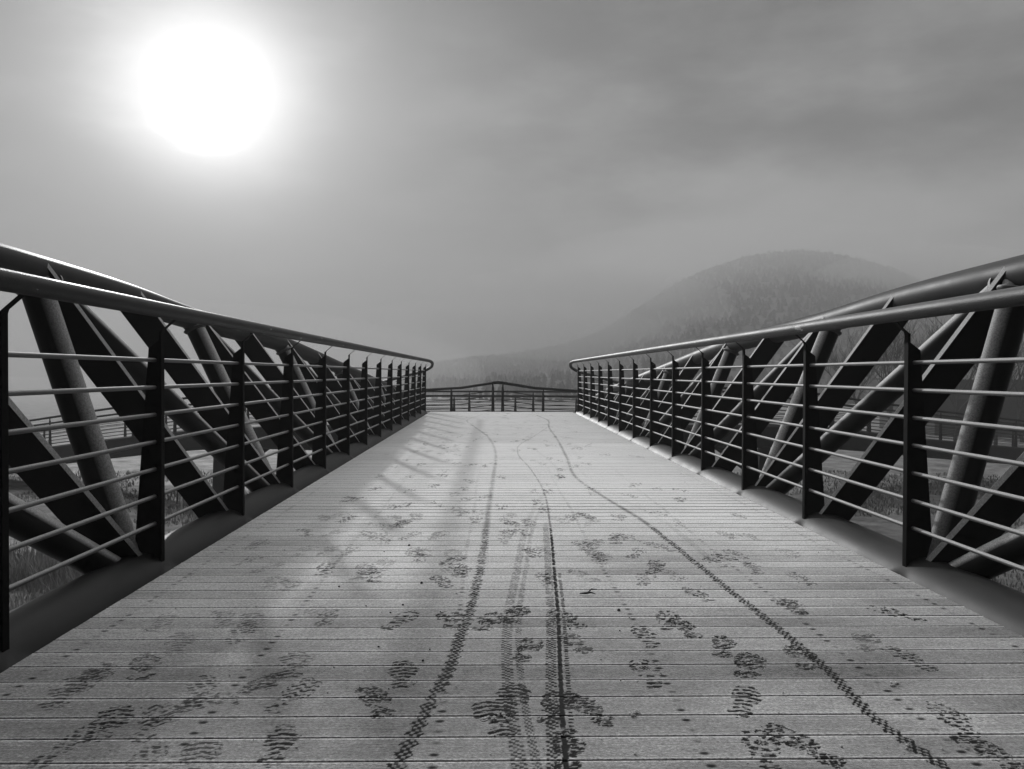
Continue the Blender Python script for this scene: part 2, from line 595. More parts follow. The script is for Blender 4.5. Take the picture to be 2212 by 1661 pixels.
def stamp_track(X, Y, Fr, tr):
    q, hw, st, sty = tr
    xs, ys = X[0], Y[:, 0]
    acc = 0.0
    for n in range(len(q) - 1):
        A, B = q[n], q[n + 1]
        d = B - A
        L = d.length
        if L < 1e-6:
            continue
        t = d / L
        r = hw * 2.2 + L
        i0, i1 = np.searchsorted(xs, [A.x - r, A.x + r])
        j0, j1 = np.searchsorted(ys, [A.y - r, A.y + r])
        if i1 > i0 and j1 > j0:
            x, y = X[j0:j1, i0:i1] - A.x, Y[j0:j1, i0:i1] - A.y
            a = x * t.x + y * t.y
            b = x * t.y - y * t.x
            # widen slightly with distance so that the thin line survives the coarser mesh
            inside = (a >= 0) & (a < L) & (np.abs(b) < hw * 1.5)
            if inside.any():
                s = acc + a
                w = b / hw
                if A.y > 5.5:
                    tread = np.clip(1.3 - np.abs(w), 0, 1) * (0.6 if sty in (0, 2) else 0.35)
                elif sty == 0:
                    k = np.floor((w + 1) * 1.999)
                    tread = (np.abs(w) < 0.9 + 0.35 * np.sin(s * 97)) * (np.sin(2 * np.pi * (s / 0.034 + 0.5 * (k % 2))) > -0.15)
                    tread = tread * 0.9 + 0.1 * (np.abs(w) < 0.8)
                elif sty == 1:
                    k = np.floor((w + 1) * 1.999)
                    tread = (np.abs(w) < 1) * (np.sin(2 * np.pi * (s / 0.026 + 0.37 * k)) > 0.15)
                elif sty == 2:
                    tread = 1.0 * (np.abs(w) < 1)
                else:
                    tread = (np.abs(w) < 1) * (np.sin(2 * np.pi * s / 0.024) > 0.1)
                nz = vnoise((x + A.x) * 30 + 60, (y + A.y) * 30 + 60, 27, 2)
                m = inside * tread * np.clip((nz - 0.18) * 5.0, 0, 1)
                sl = Fr[j0:j1, i0:i1]
                np.minimum(sl, sl - st * m * (sl > -0.2), out=sl)
        acc += L


def deck_section(y_from, y_to, dx, dy):
    """whole planks between two plank lines; returns verts, quads, frost"""
    n0, n1 = int(round(y_from / P)), int(round(y_to / P))
    rows, prof = [], []
    gap, lip = 0.0038, 0.0024
    for n in range(n0, n1):
        a, b = n * P + 0.02, (n + 1) * P + 0.02
        inner = np.linspace(a + gap + lip, b - gap - lip, max(2, int((P - 2 * gap) / dy)))
        rows += [a + 1e-4, a + gap] + list(inner) + [b - gap, b - 1e-4]
        prof += [-0.034, -0.0065] + [0.0] * len(inner) + [-0.0025, -0.034]
    ys = np.array(rows)
    zz = np.array(prof)
    xs = np.linspace(-DECK_HW, DECK_HW, int(2 * DECK_HW / dx))
    X, Y = np.meshgrid(xs, ys)
    loc = ((Y - 0.02) / P) % 1.0
    plank = np.floor((Y - 0.02) / P).astype(int)
    pr = np.random.default_rng(5).random(4096)
    tone = pr[plank % 4096]
    # frost: thicker along the plank edges, worn thin along the middle of the right half near the camera; the dull backlit look there is put into the tone too
    edge = np.abs(loc - 0.5) * 2
    worn = vnoise(X * 0.9 + 20 + tone * 9, Y * 0.25 + 40, 3, 3)
    patch = vnoise(X * 1.3 + 30, Y * 1.6 + 30, 9, 4)
    Fr = 0.88 + 0.10 * (tone - 0.5) + 0.30 * (patch - 0.5)
    near = np.clip((7.5 - Y) / 5.0, 0, 1) ** 1.2
    Fr -= near * (0.27 + 0.60 * np.clip(worn - 0.30, 0, 1) * np.clip(0.65 + 0.35 * X, 0.25, 1.4)) * (1 - 0.45 * edge ** 5)
    Fr -= 0.16 * near
    Fr += 0.10 * (edge > 0.80) * near
    Fr += 0.10 * (vnoise(X * 45 + 50, Y * 45 + 50, 21, 2) - 0.5)
    for p_ in PRINTS:
        stamp_print(X, Y, Fr, p_)
    for tr in track_pts:
        stamp_track(X, Y, Fr, tr)
    # screw heads in pairs over the joists
    for jx in (-1.70, -1.02, -0.345, 0.365, 1.05, 1.72):
        i0, i1 = np.searchsorted(xs, [jx - 0.03, jx + 0.03])
        xo = X[:, i0:i1] - jx - 0.006 * np.sin(plank[:, i0:i1] * 12.9)
        for q in (0.25, 0.75):
            dd = np.hypot(xo / 0.011, (loc[:, i0:i1] - q) * P / 0.008)
            Fr[:, i0:i1] -= 0.45 * np.clip(1.5 - dd, 0, 1) * np.clip(1.15 - (Y[:, i0:i1] - 3) / 7, 0.08, 1) * (0.35 + 0.65 * ((plank[:, i0:i1] * 7 + int(jx * 50) + int(q * 4)) % 5 > 1))
    Z = np.broadcast_to(zz[:, None], X.shape).copy()
    Fr[zz < -0.005, :] = -0.6  # gaps bare of frost, front lips darkened for the shade on them
    far_edge = np.concatenate([zz[1:] == -0.0025, [False]])
    Fr[far_edge, :] += 0.22 + 0.25 * near[far_edge, :]
    Fr = np.clip(Fr, 0, 1)
    top = zz >= -0.001
    Z[top] += 0.0016 * (Fr[top] - 0.5) + 0.0010 * (tone[top] - 0.5)
    ny, nx = X.shape
    verts = np.stack([X, Y, Z], -1).reshape(-1, 3)
    idx = np.arange(ny * nx).reshape(ny, nx)
    quads = np.stack([idx[:-1, :-1], idx[:-1, 1:], idx[1:, 1:], idx[1:, :-1]], -1).reshape(-1, 4)
    return verts, quads, Fr.ravel()


vs_, qs_, fs_ = [], [], []
off = 0
NEND = int(round(YEND / P))
for (a, b, dx, dy) in ((-20, 13, .05, .03), (13, 23, .0036, .0045), (23, 42, .0050, .011), (42, 84, .0085, .024), (84, NEND, .013, .036)):
    v_, q_, f_ = deck_section(a * P, b * P, dx, dy)
    vs_.append(v_); qs_.append(q_ + off); fs_.append(f_)
    off += len(v_)
planks = np_mesh('planks', np.concatenate(vs_), np.concatenate(qs_), M_DECK, deck)
at = planks.data.attributes.new('frost', 'FLOAT', 'POINT')
at.data.foreach_set('value', np.concatenate(fs_).astype(np.float32))

# body of the boards below the walking surface, edge joists, cross pipes under the deck
mb = MB()
for jx in (-1.70, -1.02, -0.345, 0.365, 1.05, 1.72):
    mb.box(jx - 0.03, jx + 0.03, -20 * P, YEND, -0.16, -0.0485)
mb.build('joist', M_BEAM, deck)
mb = MB()
mb.box(-DECK_HW, DECK_HW, -20 * P, YEND, -0.048, -0.0350)
mb.build('plank_underside', M_BEAM, deck)

# crumbs of snow, grit and a twig lying on the boards
M_CRUMB = mat_plain('snow_crumb', 0.25, 0.55, 60.0)
M_GRIT = mat_plain('dark_grit', 0.01, 0.04, 60.0)


def lumps(name, pts, mat):
    mb = MB()
    for (x, y, r) in pts:
        b = len(mb.v)
        for i, lat in enumerate((-0.5, 0.35)):
            for k in range(6):
                th = k * math.pi / 3 + i * 0.4
                rr = r * random.uniform(.65, 1.2) * math.cos(lat)
                mb.v.append(Vector((x + rr * math.cos(th), y + rr * math.sin(th), 0.001 + r * 0.45 + r * math.sin(lat) * random.uniform(.6, 1.1))))
        mb.v.append(Vector((x, y, 0.001 + r * random.uniform(1.1, 1.5))))
        for k in range(6):
            k2 = (k + 1) % 6
            mb.f.append((b + k, b + k2, b + 6 + k2, b + 6 + k))
            mb.f.append((b + 6 + k, b + 6 + k2, b + 12))
    return mb.build(name, mat)


pts = []
for i in range(110):
    v = random.uniform(1180, 1660)
    x, y = to_deck(random.uniform(200, 2100), v)
    if abs(x) < 1.75: pts.append((x, y, random.uniform(.0015, .0045)))
for (u, v) in ((1065, 1556), (1085, 1548), (1100, 1557), (1372, 1552), (1380, 1549), (1945, 1486), (1940, 1490), (1722, 1610), (1975, 1625)):
    for j in range(4):
        x, y = to_deck(u + random.uniform(-9, 9), v + random.uniform(-4, 4))
        pts.append((x, y, random.uniform(.003, .008)))
tag(lumps('snow_crumbs', pts, M_CRUMB), 'pale frozen snow crumbs scattered over the deck planks', 'snow', kind='stuff')
pts = []
for i in range(35):
    x, y = to_deck(random.uniform(700, 1500), random.uniform(930, 1500))
    if abs(x) < 1.7: pts.append((x, y, random.uniform(.002, .005)))
for (u, v) in ((1340, 1322), (912, 1262), (1176, 1060), (885, 1180)):
    x, y = to_deck(u, v)
    pts.append((x, y, .008))
tag(lumps('dark_grit', pts, M_GRIT), 'small dark bits of grit lying on the frosty planks', 'grit', kind='stuff')
tw = thing('twig', 'short dark twig lying on the frost right of the double tyre track', 'twig', tuple(to_deck(1272, 1288)) + (0.004,))
mb = MB()
mb.tube([(-.035, .008, .003), (-.01, 0, .006), (.015, .004, .008), (.035, -.005, .004)], [.002, .005, .004, .0015], 6)
mb.tube([(.0, 0, .008), (.02, .02, .02), (.045, .022, .018)], [.003, .003, .001], 5)
mb.build('stem', M_GRIT, tw, True)

# ------------------------------------------------------------------ trusses
KN_Y = [-3.2, 1.5, 4.45, 5.9, 7.35, 10.25, 13.15, 16.05, 18.95, 20.4, 21.3]
KN_X = [2.44, 2.49, 2.54, 2.64, 2.72, 2.67, 2.52, 2.36, 2.22, 2.14, 2.07]
KN_Z = [1.50, 1.53, 1.525, 1.515, 1.465, 1.35, 1.09, 0.81, 0.52, 0.28, 0.02]


def top_chord(side, Y):
    x = float(spline(KN_Y, KN_X, Y)) + (0.09 if side < 0 else 0.0) * math.sin(math.pi * min(max((Y + 3) / 25, 0), 1))
    return Vector((side * x, Y, float(spline(KN_Y, KN_Z, Y))))


def chord_mesh(side):
    """bottom chord pipe, blended with the stub of each cross pipe that carries the deck"""
    seg = 56
    ks = [py(k, side) for k in range(-1, 16)]
    ys = [-3.0]
    while ys[-1] < YEND:
        d = min(abs(ys[-1] - q) for q in ks)
        ys.append(ys[-1] + (0.016 if d < 0.24 else 0.06))
    ys = np.array(ys)
    th = np.linspace(0, 2 * np.pi, seg, endpoint=False)
    TH, YY = np.meshgrid(th, ys)
    near = np.min(np.abs(YY[..., None] - np.array(ks)), -1)
    r = np.full(TH.shape, CH_R)
    cx, rp, zp, kk = CH_X, 0.115, -0.152, 0.045
    rr = np.full(TH.shape, 0.16)
    for it in range(40):
        x, z = cx + rr * np.cos(TH), CH_Z + rr * np.sin(TH)
        d1 = rr - CH_R
        d2 = np.hypot(near, z - zp) - rp
        d2 = np.where(x > cx, np.hypot(d2 + rp, x - cx) - rp, d2)
        h = np.clip(0.5 + 0.5 * (d2 - d1) / kk, 0, 1)
        d = d2 * (1 - h) + d1 * h - kk * h * (1 - h)
        rr = np.clip(rr - d * 0.8, 0.12, 0.36)
    verts = np.stack([side * (cx + rr * np.cos(TH)), YY, CH_Z + rr * np.sin(TH)], -1).reshape(-1, 3)
    n = len(ys)
    idx = np.arange(n * seg).reshape(n, seg)
    nx = np.roll(idx, -1, 1)
    q = np.stack([idx[:-1], nx[:-1], nx[1:], idx[1:]], -1).reshape(-1, 4)
    if side > 0: q = q[:, ::-1]
    return verts, q


trusses = {}
for side, word in ((-1, 'left'), (1, 'right')):
    tr = thing('truss', {'left': 'dark outward-leaning steel truss on the sunward left side of the deck', 'right': 'sun-rimmed outward-leaning steel truss on the right side of the deck below the hill'}[word],
               'truss', (side * CH_X, 0, 0), 'leaning trusses of the footbridge')
    trusses[side] = tr
    inv = Matrix.Translation((-side * CH_X, 0, 0))

    def put(o, tr=tr, side=side):
        o.location = (-side * CH_X, 0, 0)
        return o
    v_, q_ = chord_mesh(side)
    put(np_mesh('bottom_chord', v_, q_, M_CHORD, tr, True))
    ys = np.arange(-3.0, 21.25, 0.2)
    put(MB().tube([top_chord(side, float(y)) for y in ys], 0.095, 28).build('top_chord', M_CHORD, tr, True))
    for k in range(1, 14, 2):
        b = Vector((side * 2.10, py(k, side), -0.05))
        t = top_chord(side, py(k, side))
        up = put(MB().tube([b, t], 0.079, 24).build('upright_tube', M_STEEL, tr, True))
        ax = (b - t).normalized()
        MB().tube([t + ax * 0.088, t + ax * 0.098, t + ax * 0.112, t + ax * 0.118], [0.098, 0.099, 0.090, 0.079], 24, False).build('weld_bead', M_WELD, up, True)
        if k >= 3:
            t2 = top_chord(side, py(k - 2, side))
            b2 = Vector((side * 2.12, py(k, side) - 0.06, -0.06))
            dg = put(MB().tube([b2, t2], 0.075, 24).build('diagonal_tube', M_STEEL, tr, True))
            ax = (b2 - t2).normalized()
            MB().tube([t2 + ax * 0.13, t2 + ax * 0.145, t2 + ax * 0.16, t2 + ax * 0.168], [0.092, 0.093, 0.086, 0.075], 24, False).build('weld_bead', M_WELD, dg, True)
    for k in range(1, 15):
        b = Vector((side * 2.10, py(k, side) - 0.03, -0.02))
        t = top_chord(side, py(k - 1, side))
        lean = (t.x - b.x) / (t.z - b.z)
        n = Vector((1, 0, -lean)).normalized()
        put(MB().bar(b, t, n, 0.19, 0.046).build('brace_plate', M_STEEL, tr, False, 0.004))

# ------------------------------------------------------------------ railings along the deck
ROD_Z = [0.205 + 0.1428 * i for i in range(7)]
HR_X, HR_Z, HR_R = 1.836, 1.305, 0.038


def post_mesh(side):
    mb = MB()
    s = side
    fl = 0.021
    # inner flat bar, bent inwards at the top to reach the handrail
    prof = [(POST_X, 0.0), (POST_X, 1.205), (POST_X - 0.005, 1.222), (POST_X - 0.085, 1.292)]
    w = 0.012
    rim = [(x, z) for x, z in prof] + [(x + (w if i < 2 else w * 0.8), z + (0 if i < 2 else -w * 0.75) + (0.006 if i == 1 else 0)) for i, (x, z) in reversed(list(enumerate(prof)))]
    mb.prism([(s * x, -fl, z) for x, z in rim], (0, 2 * fl, 0))
    # web plate behind it, tapering upwards, foot shaped to the pipe
    foot = []
    for i in range(8):
        x = POST_X + w - 0.001 + (0.150 - w) * i / 7
        foot.append((x, CH_Z + math.sqrt(max(CH_R**2 - (x - CH_X)**2, 0.0)) - 0.012))
    web = foot + [(POST_X + 0.072, 1.125), (POST_X + w - 0.001, 1.172)]
    mb.prism([(s * x, -0.006, z) for x, z in web], (0, 0.012, 0))
    me = bpy.data.meshes.new('post')
    me.from_pydata([tuple(v) for v in mb.v], [], mb.f)
    import bmesh
    bm = bmesh.new()
    bm.from_mesh(me)
    bmesh.ops.recalc_face_normals(bm, faces=bm.faces)
    bm.to_mesh(me)
    bm.free()
    return me


def hook_path(side):
    """handrail: straight along the deck, then curling outwards round the end of the bridge"""
    a = [(HR_X, y, HR_Z) for y in np.linspace(-3.0, YEND - 0.35, 30)]
    tail = [(HR_X - 0.01, YEND - 0.05, HR_Z - 0.01), (HR_X - 0.03, YEND + 0.35, HR_Z - 0.05), (HR_X + 0.03, YEND + 0.75, HR_Z - 0.15),
            (HR_X + 0.28, YEND + 1.1, HR_Z - 0.27), (HR_X + 0.75, YEND + 1.45, HR_Z - 0.38)]
    end = from_px(1335, 825.6, 24.2)
    pts = [Vector((side * x, y, z)) for x, y, z in a]
    t2 = [Vector((side * x, y, z)) for x, y, z in tail] + [Vector((side * end.x, end.y, end.z))]
    return pts + smooth_path([pts[-1]] + t2, 40)[1:]


rails = {}
for side, word in ((-1, 'left'), (1, 'right')):
    rl = thing('railing', {'left': 'dark seven-rod railing with chipped handrail along the left deck edge', 'right': 'seven-rod railing with bright wet handrail along the right deck edge'}[word],
               'railing', (side * POST_X, 0, 0), 'railings along both deck edges')
    rails[side] = rl

    def put(o, side=side):
        o.location.x = -side * POST_X
        return o
    put(MB().tube(hook_path(side), HR_R, 28).build('handrail', M_HAND, rl, True))
    for z in ROD_Z:
        x = side * (POST_X + 0.040)
        pts_ = [Vector((x, -3.0, z)), Vector((x, YEND - 0.15, z)), Vector((x, YEND + 0.25, z - 0.02)), Vector((x + side * 0.25, YEND + 0.85, z - 0.14)), Vector((x + side * 0.9, YEND + 1.4, z - 0.30))]
        put(MB().tube(pts_[:1] + smooth_path(pts_[1:], 14), 0.0105, 12).build('rod', M_ROD, rl, True))
    me = post_mesh(side)
    me.materials.append(M_POST)
    proto = None
    for k in range(-1, 16):
        if proto is None:
            o = bpy.data.objects.new('post', me)
            proto = o
        else:
            o = proto.copy()
        COL.objects.link(o)
        o.parent = rl
        o.location = (-side * POST_X, py(k, side), 0)

# ------------------------------------------------------------------ fork beyond the bridge: two ramps that fall away
GIRD = 0.78
near_r = [from_px(1335, 825.6, 24.2), from_px(1550, 836, 27.6), from_px(1763, 848, 31.4), from_px(2022, 884, 35.4), from_px(2195, 903, 37.4), from_px(2430, 930, 39.6)]
near_l = [from_px(800, 825.6, 24.2), from_px(622, 838, 27.6), from_px(457, 855, 31.6), from_px(237, 886, 34.6), from_px(83, 910, 36.2), from_px(-150, 945, 38.2)]
far_r = [from_px(1085, 827, 25.8), from_px(1154, 838, 27.4), from_px(1262, 845, 29.8)]
far_l = [from_px(1066, 827, 25.8), from_px(996, 838, 27.4), from_px(880, 845, 29.8)]
for nr, fa in ((near_r, far_r), (near_l, far_l)):
    for i in (2, 3, 4, 5):
        d = nr[min(i + 1, 5)] - nr[i - 1]
        nrm = Vector((-d.y, d.x, 0)).normalized()
        if nrm.y < 0: nrm = -nrm
        fa.append(nr[i] + nrm * 3.6)


def far_railing(name, pts, label, group, pitch=2.4, hgt=1.22, lean=0.10, end=None):
    t = thing(name, label, 'railing', tuple(pts[0] - Vector((0, 0, hgt))), group)
    o0 = -(pts[0] - Vector((0, 0, hgt)))
    path = lin_path(pts, 40)

    def put(o):
        o.location = o0
        return o
    put(MB().tube(path, 0.045, 10).build('handrail', M_RAMP, t, True))
    for k in range(7):
        dz = -0.24 - 0.1428 * k
        put(MB().tube([p + Vector((0, 0, dz)) for p in path], 0.013, 6).build('rod', M_RAMP, t, True))
    # posts along the path
    acc, nxt = 0.0, 0.05
    for a, b in zip(path[:-1], path[1:]):
        L = (b - a).length
        while nxt < acc + L:
            p = a.lerp(b, (nxt - acc) / L)
            d = (b - a)
            d.z = 0
            d.normalize()
            mb = MB()
            n = Vector((d.y, -d.x, 0))
            if n.y > 0: n = -n
            foot = p - Vector((0, 0, hgt + 0.02))
            top = p - Vector((0, 0, 0.12))
            mb.prism([foot - d * 0.085, foot + d * 0.085, top + d * 0.035, top - d * 0.035], n * -0.03)
            mb.tube([top - n * 0.015 - Vector((0, 0, .02)), top + Vector((0, 0, .05)) - n * 0.01, p - Vector((0, 0, .02))], 0.022, 8)
            put(mb.build('post', M_RAMP, t))
            nxt += pitch
        acc += L
    return t


def ramp(name, near, far, label):
    t = thing(name, label, 'ramp', tuple(near[0] - Vector((0, 0, 1.3))), 'ramps forking off beyond the bridge')
    o0 = -(near[0] - Vector((0, 0, 1.3)))
    a, b = smooth_path(near, 36), smooth_path(far, 36)

    def put(o):
        o.location = o0
        return o
    for path in (a, b):
        prof = [(0.22, -0.05), (0.10, 0.02), (-0.10, 0.02), (-0.22, -0.05), (-0.26, -0.35), (-0.20, -0.70), (0, -GIRD), (0.20, -0.70), (0.26, -0.35)]
        put(MB().sweep([p - Vector((0, 0, 1.22)) for p in path], prof[::-1]).build('girder', M_RAMP, t, True))
    mb = MB()
    n = len(a)
    for z in (-1.26, -1.40):
        base = len(mb.v)
        mb.v += [p + Vector((0, 0, z)) for p in a] + [p + Vector((0, 0, z)) for p in b]
        mb.f += [(base + i, base + i + 1, base + n + i + 1, base + n + i) for i in range(n - 1)]
    put(mb.build('walkway', M_DECKFAR, t))
    return t


M_DECKFAR = mat_plain('far_frosted_planks', 0.06, 0.12, 3.0)
ramp('ramp', near_l, far_l, 'left ramp of the fork, its dark girder seen behind the left truss')
ramp('ramp', near_r, far_r, 'right ramp of the fork, its dark girder seen behind the right truss')
G = 'railings of the two fork ramps'
far_railing('ramp_railing', near_l, 'near railing of the left ramp, on its girder behind the left truss', G)
far_railing('ramp_railing', near_r, 'near railing of the right ramp, on its girder behind the right truss', G)
far_railing('ramp_railing', far_l, 'left wing of the peaked railing beyond the deck end', G)
far_railing('ramp_railing', far_r, 'right wing of the peaked railing beyond the deck end', G)
# cap that joins the two wings at the peak
MBp = MB().tube([far_l[0], (far_l[0] + far_r[0]) / 2 + Vector((0, -0.02, 0.012)), far_r[0]], 0.047, 10)
pk = MBp.build('peak_joint', M_RAMP, bpy.data.objects['ramp_railing.002'], True)
pk.location = -bpy.data.objects['ramp_railing.002'].location

# platform where the deck meets the fork
pf = thing('fork_platform', 'frosty platform past the deck end where the two ramps split', 'platform', (0, YEND + 1, -0.2))
mb = MB()
poly = [Vector((-1.83, YEND + 0.01, -0.05)), Vector((1.83, YEND + 0.01, -0.05)), Vector((near_r[0].x, near_r[0].y, near_r[0].z - 1.27)),
        Vector((far_r[0].x + 1.0, 26.6, far_r[0].z - 1.33)), Vector((far_r[0].x, far_r[0].y, far_r[0].z - 1.27)), Vector((far_l[0].x, far_l[0].y, far_l[0].z - 1.27)),
        Vector((far_l[0].x - 1.0, 26.6, far_l[0].z - 1.33)), Vector((near_l[0].x, near_l[0].y, near_l[0].z - 1.27))]
mb.prism(poly, (0, 0, -0.15))
o = mb.build('walkway', M_DECKFAR, pf)
o.location = (0, -YEND - 1, 0.2)

# level walkway further back, two plain railings
wk = thing('far_walkway', 'level walkway far behind the peaked railing', 'walkway', (0, 39, -1.3))
o = MB().box(-7.5, 7.5, 37.6, 40.4, -1.62, -1.27).build('girder', M_RAMP, wk)
o.location = (0, -39, 1.3)
for xx in (-6, 0.2, 6):
    o = MB().tube([(xx, 39, -4.2), (xx, 39, -1.6)], 0.25, 12).build('column', M_RAMP, wk, True)
    o.location = (0, -39, 1.3)
far_railing('walkway_railing', [Vector((-7.4, 40.2, .125)), Vector((0, 40.2, .135)), Vector((7.4, 40.2, .125))], 'straight level railing showing behind the peaked railing, the higher one', 'railings of the far walkway', 3.0, 1.4)
far_railing('walkway_railing', [Vector((-7.4, 37.8, -.02)), Vector((0, 37.8, -.01)), Vector((7.4, 37.8, -.02))], 'straight level railing showing behind the peaked railing, the lower one', 'railings of the far walkway', 2.7, 1.26)

# piers that carry the ramps
GZ = -4.0
for (near, u, v, Y, lab) in ((near_l, 480, 985, 33.0, 'steel pier with a raking arm under the left ramp'), (near_r, 1655, 985, 33.0, 'steel pier with a raking arm under the right ramp')):
    p = from_px(u, v, Y)
    sgn = 1 if p.x > 0 else -1
    t = thing('pier', lab, 'pier', (p.x, p.y, GZ))
    hgt = p.z - GZ + 0.35
    mb = MB().prism([(-0.30, -0.15, -0.3), (0.30, -0.15, -0.3), (0.20, -0.15, hgt), (-0.20, -0.15, hgt)], (0, 0.3, 0))
    mb.build('column', M_RAMP, t)
    mb = MB().bar((-sgn * 0.1, 0, hgt * 0.45), (-sgn * 2.3, -1.7, hgt + 0.25), (0, 1, 0), 0.24, 0.34)
    mb.build('arm', M_RAMP, t)
# legs under the bridge end
t = thing('bridge_pier', 'steel column standing under the far end of the deck', 'pier', (0, 21.6, GZ))
MB().tube([(-1.2, 0, -.3), (-1.7, 0, 3.75)], .2, 16).build('leg', M_RAMP, t, True)
MB().tube([(1.2, 0, -.3), (1.7, 0, 3.75)], .2, 16).build('leg', M_RAMP, t, True)

# ------------------------------------------------------------------ ground, grass, stakes
def mat_field():
    m = bpy.data.materials.new('frosted_field')
    m.use_nodes = True
    t = NT(m.node_tree)
    out = t.n('ShaderNodeOutputMaterial')
    p = t.n('ShaderNodeBsdfPrincipled', i_Roughness=0.9)
    p.inputs['Specular IOR Level'].default_value = 0.2
    t.l(p.outputs[0], out.inputs[0])
    co = t.n('ShaderNodeTexCoord').outputs['Object']
    nz = t.n('ShaderNodeTexNoise', i_Scale=0.8, i_Detail=10.0, i_Roughness=0.7)
    t.l(co, nz.inputs[0])
    big = t.n('ShaderNodeTexNoise', i_Scale=0.05, i_Detail=3.0)
    t.l(co, big.inputs[0])
    sep = t.n('ShaderNodeSeparateXYZ')
    t.l(co, sep.inputs[0])
    side = t.math('ADD', t.math('MULTIPLY', sep.outputs[0], 0.04), t.math('MULTIPLY', big.outputs[0], 0.5))  # left ground paler than right: forward-scattered glow put into its colour
    mx = t.n('ShaderNodeMix', data_type='RGBA')
    t.l(t.ramp(side, [(0.0, 0.0), (0.5, 1.0)]), mx.inputs[0])
    t.l(t.ramp(nz.outputs[0], [(0.32, 0.04), (0.66, 0.30)]), mx.inputs[6])
    t.l(t.ramp(nz.outputs[0], [(0.32, 0.03), (0.68, 0.20)]), mx.inputs[7])
    t.l(mx.outputs[2], p.inputs['Base Color'])
    b = t.n('ShaderNodeBump', i_Strength=0.8, i_Distance=0.2)
    t.l(nz.outputs[0], b.inputs['Height'])
    t.l(b.outputs[0], p.inputs['Normal'])
    return m


M_FIELD = mat_field()
M_GRASS = mat_plain('dry_grass', 0.07, 0.30, 0.6, 0.9)
M_BARK = mat_plain('bark', 0.015, 0.04, 4.0)
M_STAKE = mat_plain('stake_wood', 0.03, 0.06, 6.0)
M_WHITE = mat_plain('white_plastic', 0.7, 0.8, 3.0)
M_WOOD = mat_plain('forest', 0.004, 0.011, 0.15)
M_HILL = mat_plain('hillside', 0.005, 0.012, 0.05)
M_BUILD = mat_plain('shed_cladding', 0.03, 0.045, 0.4)


def grid_mesh(name, xs, ys, zfun, mat):
    X, Y = np.meshgrid(xs, ys)
    Z = zfun(X, Y)
    ny, nx = X.shape
    idx = np.arange(ny * nx).reshape(ny, nx)
    q = np.stack([idx[:-1, :-1], idx[:-1, 1:], idx[1:, 1:], idx[1:, :-1]], -1).reshape(-1, 4)
    return np_mesh(name, np.stack([X, Y, Z], -1).reshape(-1, 3), q, mat, None, True)


def field_z(X, Y):
    return GZ + 0.30 * (vnoise(X * 0.12 + 100, Y * 0.12 + 100, 41, 4) - 0.5) + 0.12 * (vnoise(X * 0.9 + 100, Y * 0.9 + 100, 43, 3) - 0.5)


def warp(lo, hi, n, c):
    t = np.linspace(-1, 1, n)
    t = np.sign(t) * (np.abs(t) * 0.12 + 0.88 * np.abs(t) ** 4)
    return np.where(t < 0, c + (c - lo) * t, c + (hi - c) * t)


gnd = grid_mesh('ground', warp(-760, 760, 420, 0), warp(-80, 780, 420, 26), field_z, M_FIELD)
tag(gnd, 'frosty rough grass field below the bridge', 'ground', kind='structure')


def blades(name, n, region, hmin, hmax, label, dens_seed):
    vs_, fs = [], []
    out = 0
    while out < n:
        x, y = region(rng.random(), rng.random())
        if vnoise(np.array([x * 0.35 + 90]), np.array([y * 0.35 + 90]), dens_seed, 2)[0] < 0.47:
            continue
        z = float(field_z(np.array([x]), np.array([y]))[0]) - 0.03
        h = random.uniform(hmin, hmax)
        an = random.uniform(0, 6.283)
        w = random.uniform(.006, .014) * (1 + y / 30)
        lx, ly = math.cos(an), math.sin(an)
        bend = h * random.uniform(.1, .7)
        b = len(vs_)
        vs_ += [(x - ly * w, y + lx * w, z), (x + ly * w, y - lx * w, z), (x + lx * bend * .4 + ly * w * .6, y + ly * bend * .4 - lx * w * .6, z + h * .6),
                (x + lx * bend * .4 - ly * w * .6, y + ly * bend * .4 + lx * w * .6, z + h * .6), (x + lx * bend, y + ly * bend, z + h)]
        fs += [(b, b + 1, b + 2, b + 3), (b + 3, b + 2, b + 4)]
        out += 1
    me = bpy.data.meshes.new(name)
    me.from_pydata(vs_, [], fs)
    return tag(link(name, me, M_GRASS), label, 'grass', kind='stuff')


def reg_l(a, b):
    y = 13 + 30 * a
    return -y * (0.18 + 0.47 * b) - 1.5, y


def reg_r(a, b):
    y = 13 + 30 * a
    return y * (0.20 + 0.48 * b) + 1.5, y


def reg_tall(a, b):
    y = 15 + 7 * a
    return -y * (0.42 + 0.24 * b), y


blades('short_grass', 16000, reg_l, .05, .22, 'short frosty grass of the field left of the bridge', 61)
blades('short_grass', 14000, reg_r, .05, .22, 'short dark grass of the field right of the bridge', 63)
blades('tall_grass', 4500, reg_tall, .25, .95, 'tall dry grass stems below the near left pipe', 65)


def ground_at(u, v):
    Y = 1850 * (CAMZ - GZ) / (v - 806)
    p = from_px(u, v, Y)
    return p


